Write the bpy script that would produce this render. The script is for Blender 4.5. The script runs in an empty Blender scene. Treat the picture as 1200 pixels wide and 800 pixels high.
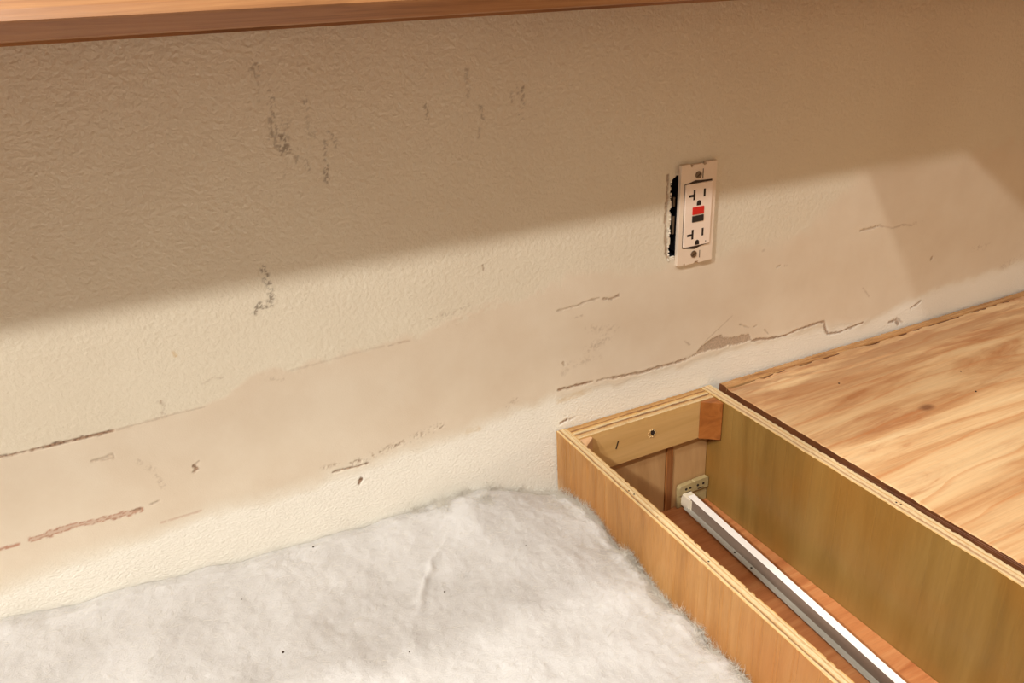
import bpy, bmesh, math, random
import numpy as np
from mathutils import Vector, Matrix

# ---------------------------------------------------------------- camera, light, exposure
scene = bpy.context.scene
ZC = 1.30                                   # camera height above the floor
cam_data = bpy.data.cameras.new('camera')
cam_data.sensor_width = 36.0
cam_data.lens = 36.0 * 907.5 / 1200.0
cam_data.clip_start = 0.02
cam = bpy.data.objects.new('camera', cam_data)
scene.collection.objects.link(cam)
scene.camera = cam
ca = Vector((0.89604955, -0.44138851, -0.04765907))
cb = Vector((0.21974743, 0.34768344, 0.91149728))
cc = Vector((0.38575416, 0.82721969, -0.40853558))
m = Matrix((ca, cb, -cc)).transposed().to_4x4()
m.translation = Vector((0.0, -0.62916, ZC))
cam.matrix_world = m

world = bpy.data.worlds.new('world')
scene.world = world
world.use_nodes = True
bgn = world.node_tree.nodes['Background']
bgn.inputs['Color'].default_value = (1.0, 0.72, 0.47, 1)
bgn.inputs['Strength'].default_value = 0.46

LAMPS = [  # recessed ceiling lamps: x, y, watts, radius
    (-0.38, -1.205, 53.0, 0.040),
    (-1.64, -1.205, 172.0, 0.050),
    (-1.56, -0.74, 150.0, 0.075),
    (-0.65, -0.08, 92.0, 0.060),
]
for lx, ly, w, rad in LAMPS:
    ld = bpy.data.lights.new('ceiling_lamp_light', 'POINT')
    ld.energy = w
    ld.shadow_soft_size = rad
    ld.color = (1.0, 0.975, 0.915)
    lo = bpy.data.objects.new('ceiling_lamp_light', ld)
    lo.location = (lx, ly, ZC + 1.45)
    scene.collection.objects.link(lo)

# added warm fill light, unseen off to the right, brightening the upper right wall
ld = bpy.data.lights.new('warm_fill_light', 'POINT')
ld.energy = 20.0
ld.shadow_soft_size = 0.16
ld.color = (1.0, 0.66, 0.40)
lo = bpy.data.objects.new('warm_fill_light', ld)
lo.location = (2.6, -2.0, ZC + 0.10)
scene.collection.objects.link(lo)

scene.view_settings.view_transform = 'Standard'
scene.view_settings.look = 'None'
scene.view_settings.exposure = 0.0
scene.view_settings.gamma = 1.0
scene.view_settings.use_curve_mapping = False

# ---------------------------------------------------------------- helpers
C = scene.collection
rng = np.random.default_rng(7)

def lattice(seed, n=64):
    return np.random.default_rng(seed).random((n, n))

def vnoise(x, y, seed=0):
    """smooth value noise on 0..1"""
    n = 64
    L = lattice(seed, n)
    xi = np.floor(x).astype(int); yi = np.floor(y).astype(int)
    fx = x - xi; fy = y - yi
    fx = fx * fx * (3 - 2 * fx); fy = fy * fy * (3 - 2 * fy)
    a = L[xi % n, yi % n]; b = L[(xi + 1) % n, yi % n]
    c = L[xi % n, (yi + 1) % n]; d = L[(xi + 1) % n, (yi + 1) % n]
    return (a * (1 - fx) + b * fx) * (1 - fy) + (c * (1 - fx) + d * fx) * fy

def fbm(x, y, seed=0, octaves=4):
    s = 0; amp = 1; t = 0
    for k in range(octaves):
        s = s + amp * vnoise(x * 2 ** k + 17.3 * k, y * 2 ** k + 5.1 * k, seed + k)
        t += amp; amp *= 0.5
    return s / t

def empty(name, loc, label, cat, group=None):
    o = bpy.data.objects.new(name, None)
    o.location = loc
    o.empty_display_size = 0.05
    o['label'] = label; o['category'] = cat
    if group: o['group'] = group
    C.objects.link(o)
    return o

def wloc(o):
    v = Vector(o.location)
    while o.parent:
        o = o.parent
        v = v + Vector(o.location)
    return v

def link_mesh(name, me, mats, parent=None, origin=None, label=None, bevel=0.0, smooth=False):
    """mesh is given in world coordinates; moved to its parent's frame"""
    base = wloc(parent) if parent else Vector((0, 0, 0))
    org = Vector(origin) if origin else base.copy()
    me.transform(Matrix.Translation(-org))
    for mt in (mats if isinstance(mats, (list, tuple)) else [mats]):
        me.materials.append(mt)
    o = bpy.data.objects.new(name, me)
    o.location = org - base
    if parent: o.parent = parent
    if label: o['label'] = label
    if smooth:
        me.polygons.foreach_set('use_smooth', [True] * len(me.polygons))
    if bevel > 0:
        b = o.modifiers.new('bevel', 'BEVEL'); b.width = bevel; b.segments = 2
        b.limit_method = 'ANGLE'; b.angle_limit = math.radians(40)
    C.objects.link(o)
    return o

def bm_mesh(bm, name='mesh'):
    bmesh.ops.recalc_face_normals(bm, faces=bm.faces)
    me = bpy.data.meshes.new(name)
    bm.to_mesh(me); bm.free()
    return me

def add_box(bm, x0, x1, y0, y1, z0, z1, mi=0):
    vs = [bm.verts.new((x, y, z)) for x in (x0, x1) for y in (y0, y1) for z in (z0, z1)]
    fs = [(0, 1, 3, 2), (4, 6, 7, 5), (0, 4, 5, 1), (2, 3, 7, 6), (0, 2, 6, 4), (1, 5, 7, 3)]
    out = []
    for f in fs:
        fc = bm.faces.new([vs[i] for i in f]); fc.material_index = mi; out.append(fc)
    return out

def box(name, x0, x1, y0, y1, z0, z1, mats, parent=None, bevel=0.0006, label=None, origin=None):
    bm = bmesh.new(); add_box(bm, x0, x1, y0, y1, z0, z1)
    return link_mesh(name, bm_mesh(bm), mats, parent, bevel=bevel, label=label, origin=origin)

def add_prism(bm, pts, axis, a0, a1, mi=0):
    """closed outline pts in the plane across axis, extruded from a0 to a1"""
    def P(p, a):
        if axis == 'x': return (a, p[0], p[1])
        if axis == 'y': return (p[0], a, p[1])
        return (p[0], p[1], a)
    A = [bm.verts.new(P(p, a0)) for p in pts]; B = [bm.verts.new(P(p, a1)) for p in pts]
    n = len(pts)
    bm.faces.new(A).material_index = mi
    bm.faces.new(list(reversed(B))).material_index = mi
    for i in range(n):
        bm.faces.new((A[i], A[(i + 1) % n], B[(i + 1) % n], B[i])).material_index = mi

def add_cyl(bm, c, r, axis, a0, a1, n=20, mi=0):
    pts = [(c[0] + r * math.cos(2 * math.pi * k / n), c[1] + r * math.sin(2 * math.pi * k / n)) for k in range(n)]
    add_prism(bm, pts, axis, a0, a1, mi)

def worn_slab(name, x0, x1, y0, y1, z0, z1, step, mats, parent, seed, amp=0.0006, top_idx=1, axis='y', label=None, chip=0.0):
    """board with a subdivided, slightly ragged upper edge; the top face takes mats[top_idx]"""
    L0, L1 = (y0, y1) if axis == 'y' else (x0, x1)
    T0, T1 = (x0, x1) if axis == 'y' else (y0, y1)
    n = max(2, int(abs(L1 - L0) / step))
    ts = np.linspace(0, 1, 9)
    l = np.linspace(L0, L1, n + 1)
    prof = [(T0, z0)] + [(T0, z0 + (z1 - z0) * 0.86)] + [(T0 + (T1 - T0) * t, z1) for t in ts] + [(T1, z0 + (z1 - z0) * 0.86), (T1, z0)]
    k = len(prof)
    V = np.zeros((n + 1, k, 3))
    for j, (t, z) in enumerate(prof):
        top = 2 <= j <= 10
        dt = 0; dz = 0
        if top:
            dz = -amp * 1.1 * fbm(l * 420, np.full_like(l, j * 1.7), seed, 3)
            if j in (2, 10):
                e = fbm(l * 260, l * 0 + j, seed + 5, 4)
                dz = dz - amp * 1.2 * e - chip * np.clip((e - 0.66) * 9, 0, 1)
                dt = (1 if j == 2 else -1) * (amp * 1.1 * fbm(l * 330, l * 0 + j, seed + 9, 3) + chip * np.clip((e - 0.66) * 9, 0, 1))
        a = t + dt
        if axis == 'y': V[:, j, 0] = a; V[:, j, 1] = l
        else: V[:, j, 1] = a; V[:, j, 0] = l
        V[:, j, 2] = z + dz
    verts = V.reshape(-1, 3).tolist(); faces = []; mi = []
    for i in range(n):
        for j in range(k):
            j2 = (j + 1) % k
            faces.append((i * k + j, i * k + j2, (i + 1) * k + j2, (i + 1) * k + j)); mi.append(top_idx if 2 <= j <= 9 else 0)
    endm = 2 if len(mats) > 2 else 0
    faces.append(tuple(range(k))); mi.append(endm)
    faces.append(tuple(n * k + j for j in reversed(range(k)))); mi.append(endm)
    me = bpy.data.meshes.new(name); me.from_pydata(verts, [], faces)
    me.polygons.foreach_set('material_index', mi)
    bm = bmesh.new(); bm.from_mesh(me); bmesh.ops.recalc_face_normals(bm, faces=bm.faces); bm.to_mesh(me); bm.free()
    return link_mesh(name, me, mats, parent, label=label)

# ---------------------------------------------------------------- materials
class NT:
    def __init__(self, name, rough=0.6):
        self.m = bpy.data.materials.new(name); self.m.use_nodes = True
        self.t = self.m.node_tree; self.b = self.t.nodes['Principled BSDF']
        self.b.inputs['Roughness'].default_value = rough
    def n(self, kind, **kw):
        nd = self.t.nodes.new(kind)
        for k, v in kw.items(): setattr(nd, k, v)
        return nd
    def l(self, a, b): self.t.links.new(a, b)
    def coord(self, scale=(1, 1, 1), loc=(0, 0, 0)):
        tc = self.n('ShaderNodeTexCoord'); mp = self.n('ShaderNodeMapping')
        mp.inputs['Scale'].default_value = scale; mp.inputs['Location'].default_value = loc
        self.l(tc.outputs['Object'], mp.inputs['Vector']); return mp.outputs['Vector']
    def noise(self, vec, scale, detail=4, rough=0.55, dist=0.0):
        nd = self.n('ShaderNodeTexNoise')
        nd.inputs['Scale'].default_value = scale; nd.inputs['Detail'].default_value = detail
        nd.inputs['Roughness'].default_value = rough; nd.inputs['Distortion'].default_value = dist
        self.l(vec, nd.inputs['Vector']); return nd.outputs['Fac']
    def ramp(self, fac, stops, interp='LINEAR'):
        nd = self.n('ShaderNodeValToRGB'); cr = nd.color_ramp; cr.interpolation = interp
        while len(cr.elements) < len(stops): cr.elements.new(0.5)
        for e, (p, c) in zip(cr.elements, stops):
            e.position = p; e.color = (c, c, c, 1) if isinstance(c, (int, float)) else (*c, 1)
        self.l(fac, nd.inputs['Fac']); return nd.outputs['Color']
    def mix(self, fac, a, b, mode='MIX'):
        nd = self.n('ShaderNodeMix', data_type='RGBA', blend_type=mode)
        for s, v in ((nd.inputs['Factor'], fac), (nd.inputs[6], a), (nd.inputs[7], b)):
            if isinstance(v, (int, float)): s.default_value = v
            elif isinstance(v, tuple): s.default_value = (*v, 1)
            else: self.l(v, s)
        return nd.outputs[2]
    def math(self, op, a, b=None):
        nd = self.n('ShaderNodeMath', operation=op)
        for s, v in ((nd.inputs[0], a), (nd.inputs[1], b)):
            if v is None: continue
            if isinstance(v, (int, float)): s.default_value = v
            else: self.l(v, s)
        return nd.outputs[0]
    def bump(self, h, strength=0.5, dist=0.001):
        nd = self.n('ShaderNodeBump'); nd.inputs['Distance'].default_value = dist
        if isinstance(strength, (int, float)): nd.inputs['Strength'].default_value = strength
        else: self.l(strength, nd.inputs['Strength'])
        self.l(h, nd.inputs['Height']); self.l(nd.outputs['Normal'], self.b.inputs['Normal'])
    def col(self, c):
        if isinstance(c, tuple): self.b.inputs['Base Color'].default_value = (*c, 1)
        else: self.l(c, self.b.inputs['Base Color'])
        return self

def srgb(r, g, b):
    f = lambda c: (c / 255 / 12.92) if c / 255 <= 0.04045 else ((c / 255 + 0.055) / 1.055) ** 2.4
    return (f(r), f(g), f(b))

def wood(name, dark, mid, light, grain='z', rough=0.55, streak=0.35, stretch=14, base=26, loc=(0, 0, 0), bump=0.25, red=None, blotch=0.35, dust=None):
    """board with long grain along one axis"""
    t = NT(name, rough)
    sc = {'x': (1 / stretch, 1, 1), 'y': (1, 1 / stretch, 1), 'z': (1, 1, 1 / stretch)}[grain]
    v = t.coord(sc, loc)
    v1 = t.coord((1, 1, 1), loc)
    broad = t.noise(v, base, 5, 0.6, 1.6)
    fine = t.noise(v, base * 14, 3, 0.7, 0.2)
    blot = t.noise(v1, 9, 3, 0.5, 0.4)
    c = t.ramp(broad, [(0.28, dark), (0.48, mid), (0.72, light)])
    f = t.ramp(fine, [(0.30, 0.70), (0.55, 1.0)])
    c = t.mix(streak, c, f, 'MULTIPLY')
    if red:
        c = t.mix(t.math('MULTIPLY', t.ramp(blot, [(0.42, 0.0), (0.68, 1.0)]), blotch), c, red)
    if dust:        # smear of wall plaster on the bottom corner next to the wall
        tc = t.n('ShaderNodeTexCoord'); sp = t.n('ShaderNodeSeparateXYZ'); t.l(tc.outputs['Object'], sp.inputs[0])
        a = t.math('MULTIPLY', t.math('SUBTRACT', sp.outputs[1], dust[0] - 0.022), 45.0)
        b = t.math('MULTIPLY', t.math('SUBTRACT', dust[1] + 0.055, sp.outputs[2]), 22.0)
        k = t.math('MULTIPLY', t.math('MAXIMUM', a, 0.0), t.math('MAXIMUM', b, 0.0))
        k = t.math('MULTIPLY', k, t.ramp(t.noise(v1, 220, 4, 0.7), [(0.40, 0.15), (0.60, 1.0)]))
        c = t.mix(t.math('MINIMUM', k, 0.85), c, srgb(206, 190, 164))
    t.col(c)
    t.bump(t.math('ADD', fine, broad), bump, 0.0006)
    return t.m

def ply_edge(name, axis, t0, t1, stops, rough=0.7):
    """layered veneers across the thickness, in object space"""
    t = NT(name, rough)
    tc = t.n('ShaderNodeTexCoord'); sp = t.n('ShaderNodeSeparateXYZ'); t.l(tc.outputs['Object'], sp.inputs[0])
    s = {'x': sp.outputs[0], 'y': sp.outputs[1], 'z': sp.outputs[2]}[axis]
    sc = {'x': (8, 1, 1), 'y': (1, 8, 1), 'z': (1, 1, 8)}[axis]
    v = t.coord(sc)
    wob = t.noise(v, 38, 4, 0.6)
    f = t.math('DIVIDE', t.math('SUBTRACT', s, t0), t1 - t0)
    f = t.math('ADD', f, t.math('MULTIPLY', t.math('SUBTRACT', wob, 0.5), 0.22))
    c = t.ramp(f, stops)
    fine = t.noise(t.coord({'x': (10, 1, 1), 'y': (1, 10, 1), 'z': (1, 1, 10)}[axis]), 150, 4, 0.7)
    c = t.mix(0.75, c, t.ramp(fine, [(0.30, 0.55), (0.58, 1.0)]), 'MULTIPLY')
    t.col(c); t.bump(fine, 0.5, 0.0008)
    return t.m

def plain(name, c, rough=0.5, metal=0.0, noise_amt=0.12, nscale=120):
    t = NT(name, rough); t.b.inputs['Metallic'].default_value = metal
    n = t.noise(t.coord(), nscale, 3)
    t.col(t.mix(noise_amt, c, t.ramp(n, [(0.3, 0.55), (0.7, 1.0)]), 'MULTIPLY'))
    return t.m

# ---- wall marks in metres (x, z), traced as strokes: kind, strength, width, points
STROKES = [
 ('tear', 0.95, 0.9, [(-0.1456, 0.9978), (-0.1411, 0.9978), (-0.1242, 0.997), (-0.1126, 0.9971), (-0.0996, 0.9969)]),
 ('tear', 1, 1.5, [(-0.1126, 0.9971), (-0.0996, 0.9969), (-0.0888, 0.997), (-0.0767, 0.9967), (-0.0618, 0.9969)]),
 ('tear', 0.35, 0.8, [(-0.0618, 0.9969), (-0.0421, 0.9973), (-0.0191, 0.9985), (0.0077, 0.9988)]),
 ('pink', 0.9, 1.5, [(-0.1657, 0.9194), (-0.1569, 0.9193), (-0.1499, 0.919)]),
 ('pinkband', 1, 3.2, [(-0.1412, 0.9198), (-0.1264, 0.9208), (-0.1107, 0.9216), (-0.0951, 0.9208), (-0.076, 0.9197), (-0.0597, 0.9189)]),
 ('tear', 0.8, 1.6, [(-0.0654, 0.9201), (-0.0596, 0.9197)]),
 ('tear', 0.45, 0.7, [(-0.0517, 0.922), (-0.0449, 0.9222)]),
 ('pink', 0.4, 0.7, [(-0.0481, 0.9012), (-0.0315, 0.9013), (-0.0153, 0.9016)]),
 ('tear', 0.9, 1.6, [(-0.0117, 0.9471), (-0.0096, 0.9438), (-0.0122, 0.9412)]),
 ('tear', 0.4, 0.7, [(-0.0102, 0.9475), (-0.007, 0.9498)]),
 ('tear', 0.4, 0.8, [(-0.0838, 0.9751), (-0.0725, 0.9755), (-0.0671, 0.977), (-0.0674, 0.973), (-0.0809, 0.9742)]),
 ('tear', 1, 2.2, [(0.1247, 0.8806), (0.1271, 0.8856)]),
 ('tear', 0.9, 1.0, [(0.1021, 0.9017), (0.1143, 0.9014), (0.1265, 0.9002), (0.1366, 0.9007)]),
 ('speck', 0.6, 9, [(0.1205, 0.905), (0.1442, 0.9078), (0.1702, 0.9118), (0.197, 0.917), (0.2131, 0.9178)]),
 ('speck', 0.45, 6, [(0.0936, 0.9093), (0.1073, 0.9094)]),
 ('speck', 0.3, 7, [(-0.0254, 0.9995), (-0.0209, 1.0054), (-0.0239, 1.0126)]),
 ('speck', 0.35, 6, [(-0.0514, 0.9645), (-0.0422, 0.953), (-0.0382, 0.9346)]),
 ('yellow', 0.8, 1.5, [(-0.0058, 1.0517), (-0.0046, 1.0484)]),
 ('scuff', 1, 5, [(0.075, 1.108), (0.0751, 1.0969), (0.0775, 1.0905), (0.0768, 1.0824), (0.0743, 1.0762), (0.069, 1.0735)]),
 ('scuff', 1, 4, [(0.061, 1.0715), (0.0662, 1.0772), (0.0666, 1.0718)]),
 ('scuff', 0.6, 7, [(0.0944, 1.2609), (0.0959, 1.2554)]),
 ('scuff', 0.35, 2, [(0.0961, 1.25), (0.0937, 1.2361)]),
 ('scuff', 0.7, 3, [(0.1027, 1.2445), (0.1043, 1.2351)]),
 ('scuff', 0.7, 4, [(0.1026, 1.2327), (0.1032, 1.2251)]),
 ('scuff', 0.7, 6, [(0.1005, 1.2204), (0.0992, 1.209)]),
 ('scuff', 0.9, 8, [(0.1066, 1.2068), (0.1064, 1.1977)]),
 ('scuff', 0.45, 7, [(0.1106, 1.2193), (0.1088, 1.2046)]),
 ('scuff', 0.6, 3, [(0.1006, 1.2024), (0.1066, 1.199)]),
 ('scuff', 0.6, 4, [(0.1281, 1.234), (0.1275, 1.2265)]),
 ('scuff', 0.4, 4, [(0.1285, 1.2199), (0.127, 1.2058)]),
 ('scuff', 0.3, 3, [(0.1328, 1.213), (0.1316, 1.2053)]),
 ('scuff', 0.65, 3, [(0.1428, 1.2073), (0.1466, 1.2002), (0.1474, 1.1961)]),
 ('scuff', 0.6, 2.5, [(0.1389, 1.1998), (0.1369, 1.1859)]),
 ('scuff', 0.85, 4, [(0.1368, 1.1805), (0.1359, 1.1696)]),
 ('scuff', 0.6, 2.5, [(0.1148, 1.1921), (0.1141, 1.1841)]),
 ('scuff', 0.6, 3, [(0.1207, 1.1873), (0.1224, 1.181)]),
 ('scuff', 0.35, 3, [(0.1041, 1.1801), (0.1042, 1.1767)]),
 ('scuff', 0.5, 4, [(0.2641, 1.2437), (0.2643, 1.2362)]),
 ('scuff', 0.35, 3, [(0.2655, 1.232), (0.2641, 1.2239)]),
 ('scuff', 0.6, 3, [(0.2254, 1.2207), (0.2271, 1.2151), (0.2263, 1.2062)]),
 ('scuff', 0.6, 2.5, [(0.2753, 1.2144), (0.2769, 1.2029)]),
 ('scuff', 0.4, 2, [(0.2732, 1.1961), (0.2717, 1.1876)]),
 ('scuff', 0.6, 3, [(0.3051, 1.2243), (0.3054, 1.2143)]),
 ('scuff', 0.6, 3, [(0.3102, 1.2281), (0.3123, 1.2194)]),
 ('scuff', 0.75, 4, [(0.3159, 1.2254), (0.316, 1.2104)]),
 ('scuff', 0.6, 3, [(0.3115, 1.2036), (0.3154, 1.1981)]),
 ('tear', 0.95, 1.3, [(0.3444, 0.9213), (0.3578, 0.9217), (0.3723, 0.9207), (0.385, 0.9204)]),
 ('tear', 0.45, 2.0, [(0.3475, 0.9215), (0.3598, 0.9201)]),
 ('tear', 0.5, 1.0, [(0.3914, 0.9197), (0.4043, 0.9193), (0.4217, 0.9178)]),
 ('tear', 0.7, 2.0, [(0.4075, 0.9184), (0.4294, 0.9168), (0.4485, 0.9149), (0.4689, 0.9158), (0.4922, 0.9151), (0.5075, 0.9155)]),
 ('tear', 0.75, 1.6, [(0.6041, 0.9155), (0.6186, 0.9142), (0.6361, 0.9111)]),
 ('tear', 0.8, 1.4, [(0.6361, 0.9111), (0.6564, 0.9097), (0.6764, 0.9128), (0.6971, 0.9137), (0.7138, 0.9144), (0.7197, 0.9131)]),
 ('tear', 0.8, 1.6, [(0.7197, 0.9131), (0.7225, 0.9044), (0.7283, 0.8949)]),
 ('tear', 0.75, 1.2, [(0.7283, 0.8949), (0.7507, 0.892), (0.7694, 0.8947), (0.7887, 0.8962)]),
 ('tear', 0.6, 2.4, [(0.7665, 0.8942), (0.7783, 0.895)]),
 ('tear', 0.5, 0.6, [(0.5838, 0.9408), (0.5972, 0.9335)]),
 ('tear', 0.4, 0.6, [(0.605, 0.9327), (0.61, 0.9337)]),
 ('tear', 0.5, 0.7, [(0.6226, 0.9254), (0.6286, 0.9185)]),
 ('tear', 0.45, 0.7, [(0.505, 0.9393), (0.5125, 0.9323)]),
 ('tear', 0.35, 0.6, [(0.7792, 0.9457), (0.7924, 0.9316)]),
 ('tear', 0.3, 0.6, [(0.5341, 0.9313), (0.5714, 0.9542)]),
 ('tear', 0.5, 1.1, [(0.3448, 1.0105), (0.3595, 1.0109), (0.3675, 1.011)]),
 ('tear', 0.4, 1.6, [(0.3675, 1.011), (0.3815, 1.0136), (0.3937, 1.0138)]),
 ('tear', 0.65, 1.6, [(0.3978, 1.012), (0.4081, 1.0098), (0.4175, 1.0116)]),
 ('tear', 0.35, 1.0, [(0.3653, 0.9985), (0.3733, 0.9995)]),
 ('speck', 0.3, 16, [(0.3811, 0.9584), (0.4041, 0.9675)]),
 ('speck', 0.3, 12, [(0.3813, 0.9826), (0.4125, 0.9753)]),
 ('speck', 0.3, 10, [(0.35, 0.9397), (0.3583, 0.9465), (0.3915, 0.9479)]),
 ('tear', 0.5, 1.3, [(0.3503, 0.9515), (0.3522, 0.948)]),
 ('tear', 0.5, 1.4, [(0.7604, 1.0224), (0.7804, 1.0222), (0.7917, 1.0235)]),
 ('tear', 0.35, 1.2, [(0.7917, 1.0235), (0.8152, 1.0164), (0.8343, 1.0175), (0.8503, 1.0137)]),
 ('speck', 0.4, 4, [(0.853, 1.0155), (0.8684, 1.0151)]),
 ('tear', 0.5, 2.0, [(0.8995, 0.96), (0.9017, 0.9642)]),
 ('tear', 0.3, 1, [(0.6078, 1.0246), (0.6115, 1.025)]),
 ('tear', 0.6, 2.6, [(0.8777, 0.8967), (0.8854, 0.8987), (0.8941, 0.9028)]),
 ('tear', 0.7, 2.4, [(0.8388, 0.8847), (0.8514, 0.8855), (0.8578, 0.878)]),
 ('tear', 0.4, 2, [(0.8508, 0.8881), (0.864, 0.879)]),
 ('speck', 0.4, 8, [(0.9809, 0.9603), (1.0162, 0.9587)]),
 ('speck', 0.3, 12, [(1.0552, 0.9208), (1.0902, 0.9267)]),
 ('tear', 0.4, 0.9, [(0.6319, 1.0009), (0.6369, 1.002)]),
 ('speck', 0.4, 3, [(0.6331, 1.0017), (0.6475, 1.0)]),
 ('tear', 0.9, 1.8, [(0.3455, 0.881), (0.3528, 0.883)]),
 ('tear', 0.4, 1.4, [(0.357, 0.8828), (0.3623, 0.8833)]),
 ('speck', 0.4, 7, [(0.2828, 0.9177), (0.2948, 0.9242)]),
 ('yellow', 0.35, 4, [(0.2402, 0.9037), (0.2524, 0.903)]),
 ('yellow', 0.35, 6, [(0.3441, 0.9082), (0.3807, 0.9103)]),
 ('tear', 0.6, 0.8, [(0.2679, 1.0734), (0.2684, 1.0675)]),
 ('speck', 0.3, 5, [(0.0609, 1.0109), (0.0739, 1.0066)]),
 ('tear', 0.6, 0.9, [(-0.0233, 1.0124), (-0.023, 1.0107)]),
 ('tear', 0.6, 0.9, [(-0.0252, 1.0035), (-0.0249, 1.0018)]),
 ('tear', 0.35, 0.8, [(0.1695, 1.0149), (0.1769, 1.0157), (0.19, 1.0151)]),
 ('tear', 0.25, 0.7, [(0.0097, 1.019), (0.0192, 1.0228), (0.0268, 1.02)]),
 ('tear', 0.2, 0.9, [(0.0808, 1.013), (0.1032, 1.0139), (0.1339, 1.0152), (0.1656, 1.0159)]),
 ('ridge', 1, 9, [(0.0603, 1.02), (0.0851, 1.0169), (0.1126, 1.0263), (0.1433, 1.0271), (0.1832, 1.0286), (0.2164, 1.0294), (0.2465, 1.0304)]),
 ('speck', 0.35, 8, [(0.2125, 1.032), (0.2338, 1.0332), (0.2496, 1.0366)]),
 ('cream', 0.8, 5, [(0.2418, 1.0254), (0.2685, 1.0308), (0.2958, 1.0336), (0.3331, 1.0364)]),
 ('cut', 0.7, 2.0, [(0.4749, 1.128), (0.4748, 1.1064), (0.4738, 1.08), (0.4763, 1.0449), (0.4799, 1.0367)]),
 ('cut', 0.85, 1.0, [(0.5346, 1.1047), (0.5335, 1.0886), (0.5327, 1.0685), (0.5323, 1.0422)]),
]
REGIONS = {
 'tearpoly': [(0.5075, 0.9155), (0.5216, 0.9194), (0.5296, 0.926), (0.5413, 0.9316), (0.557, 0.9343), (0.5637, 0.9284), (0.5814, 0.9264), (0.5993, 0.9254), (0.604, 0.9166), (0.59, 0.9156), (0.5671, 0.9179), (0.5547, 0.9166), (0.5374, 0.9187), (0.5181, 0.9171)],
 'skim_top': [(-0.1632, 0.9983), (-0.1411, 0.9978), (-0.061, 0.9975), (-0.0191, 0.9985), (0.0232, 1.0009), (0.053, 1.0187), (0.0848, 1.0153), (0.1264, 1.0171), (0.1903, 1.0184), (0.2465, 1.0304), (0.2957, 1.0319), (0.3331, 1.0364), (0.3602, 1.0452), (0.412, 1.0386), (0.4757, 1.0319), (0.5389, 1.0314), (0.5911, 1.0316), (0.6664, 1.0333), (0.7262, 1.0739), (0.7494, 1.0953), (0.9427, 1.0906), (1.0945, 1.0941)],
 'skim_bot': [(-0.196, 0.8843), (-0.1718, 0.8868), (-0.1207, 0.8942), (-0.0689, 0.8931), (-0.0189, 0.9011), (0.0312, 0.8965), (0.11, 0.9), (0.1696, 0.9063), (0.2321, 0.9062), (0.2894, 0.9139), (0.3443, 0.9163), (0.4185, 0.9124), (0.504, 0.9132), (0.5772, 0.9165), (0.6362, 0.91), (0.7203, 0.9095), (0.7889, 0.895), (0.8616, 0.911), (0.9589, 0.9174), (1.1587, 0.923)],
}

# ---------------------------------------------------------------- the wall with its marks
def wall_material():
    t = NT('painted_wall', 0.62)
    A = t.n('ShaderNodeAttribute', attribute_name='marks'); B = t.n('ShaderNodeAttribute', attribute_name='coat')
    sa = t.n('ShaderNodeSeparateColor'); sb = t.n('ShaderNodeSeparateColor')
    t.l(A.outputs['Color'], sa.inputs[0]); t.l(B.outputs['Color'], sb.inputs[0])
    tear, pink, scuff = sa.outputs; skim, lower, yellow = sb.outputs
    v = t.coord()
    big = t.noise(v, 5, 3, 0.5)
    c = t.mix(t.ramp(big, [(0.35, 0.0), (0.7, 1.0)]), PAINT_A, PAINT_B)
    sk = t.mix(t.ramp(t.noise(v, 13, 4, 0.6), [(0.35, 0.0), (0.68, 1.0)]), SKIM_A, SKIM_B)
    c = t.mix(lower, c, PAINT_LOW)
    c = t.mix(skim, c, sk)
    c = t.mix(yellow, c, srgb(196, 158, 84))
    c = t.mix(pink, c, srgb(172, 122, 98))
    tn = t.noise(v, 420, 3, 0.6)
    c = t.mix(tear, c, t.mix(t.ramp(tn, [(0.35, 0.0), (0.7, 1.0)]), srgb(98, 68, 46), srgb(178, 146, 118)))
    c = t.mix(scuff, c, srgb(78, 58, 36))
    t.col(c)
    # rolled paint texture: worms of paint, wide above, fine and combed low down; smooth on the compound
    wide = t.noise(v, 235, 2, 0.55, 0.1)
    wide = t.ramp(wide, [(0.34, 0.0), (0.66, 1.0)])
    spz = t.n('ShaderNodeSeparateXYZ'); t.l(v, spz.inputs[0])          # the roller left less texture on the repaired lower part
    wide = t.math('MULTIPLY', wide, t.ramp(t.math('MULTIPLY', t.math('SUBTRACT', spz.outputs[2], 1.04), 10.0), [(0.0, 0.45), (1.0, 1.0)]))
    comb = t.noise(t.coord((0.75, 1, 1.3)), 430, 2, 0.5, 0.5)
    comb = t.math('MULTIPLY', t.ramp(comb, [(0.32, 0.0), (0.68, 1.0)]), 0.55)
    h = t.mix(lower, wide, comb)
    keep = t.math('SUBTRACT', 1.0, t.math('MULTIPLY', skim, 0.95))
    fine = t.math('MULTIPLY', t.noise(v, 900, 2, 0.6), 0.22)
    h2 = t.math('ADD', t.math('MULTIPLY', h, keep), fine)
    h2 = t.math('SUBTRACT', h2, t.math('MULTIPLY', tear, 0.6))
    t.bump(h2, 0.45, 0.0011)
    return t.m

PAINT_A = srgb(219, 211, 192); PAINT_B = srgb(213, 203, 183); PAINT_LOW = srgb(232, 228, 217)
SKIM_A = srgb(212, 197, 176); SKIM_B = srgb(219, 207, 188)

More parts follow.
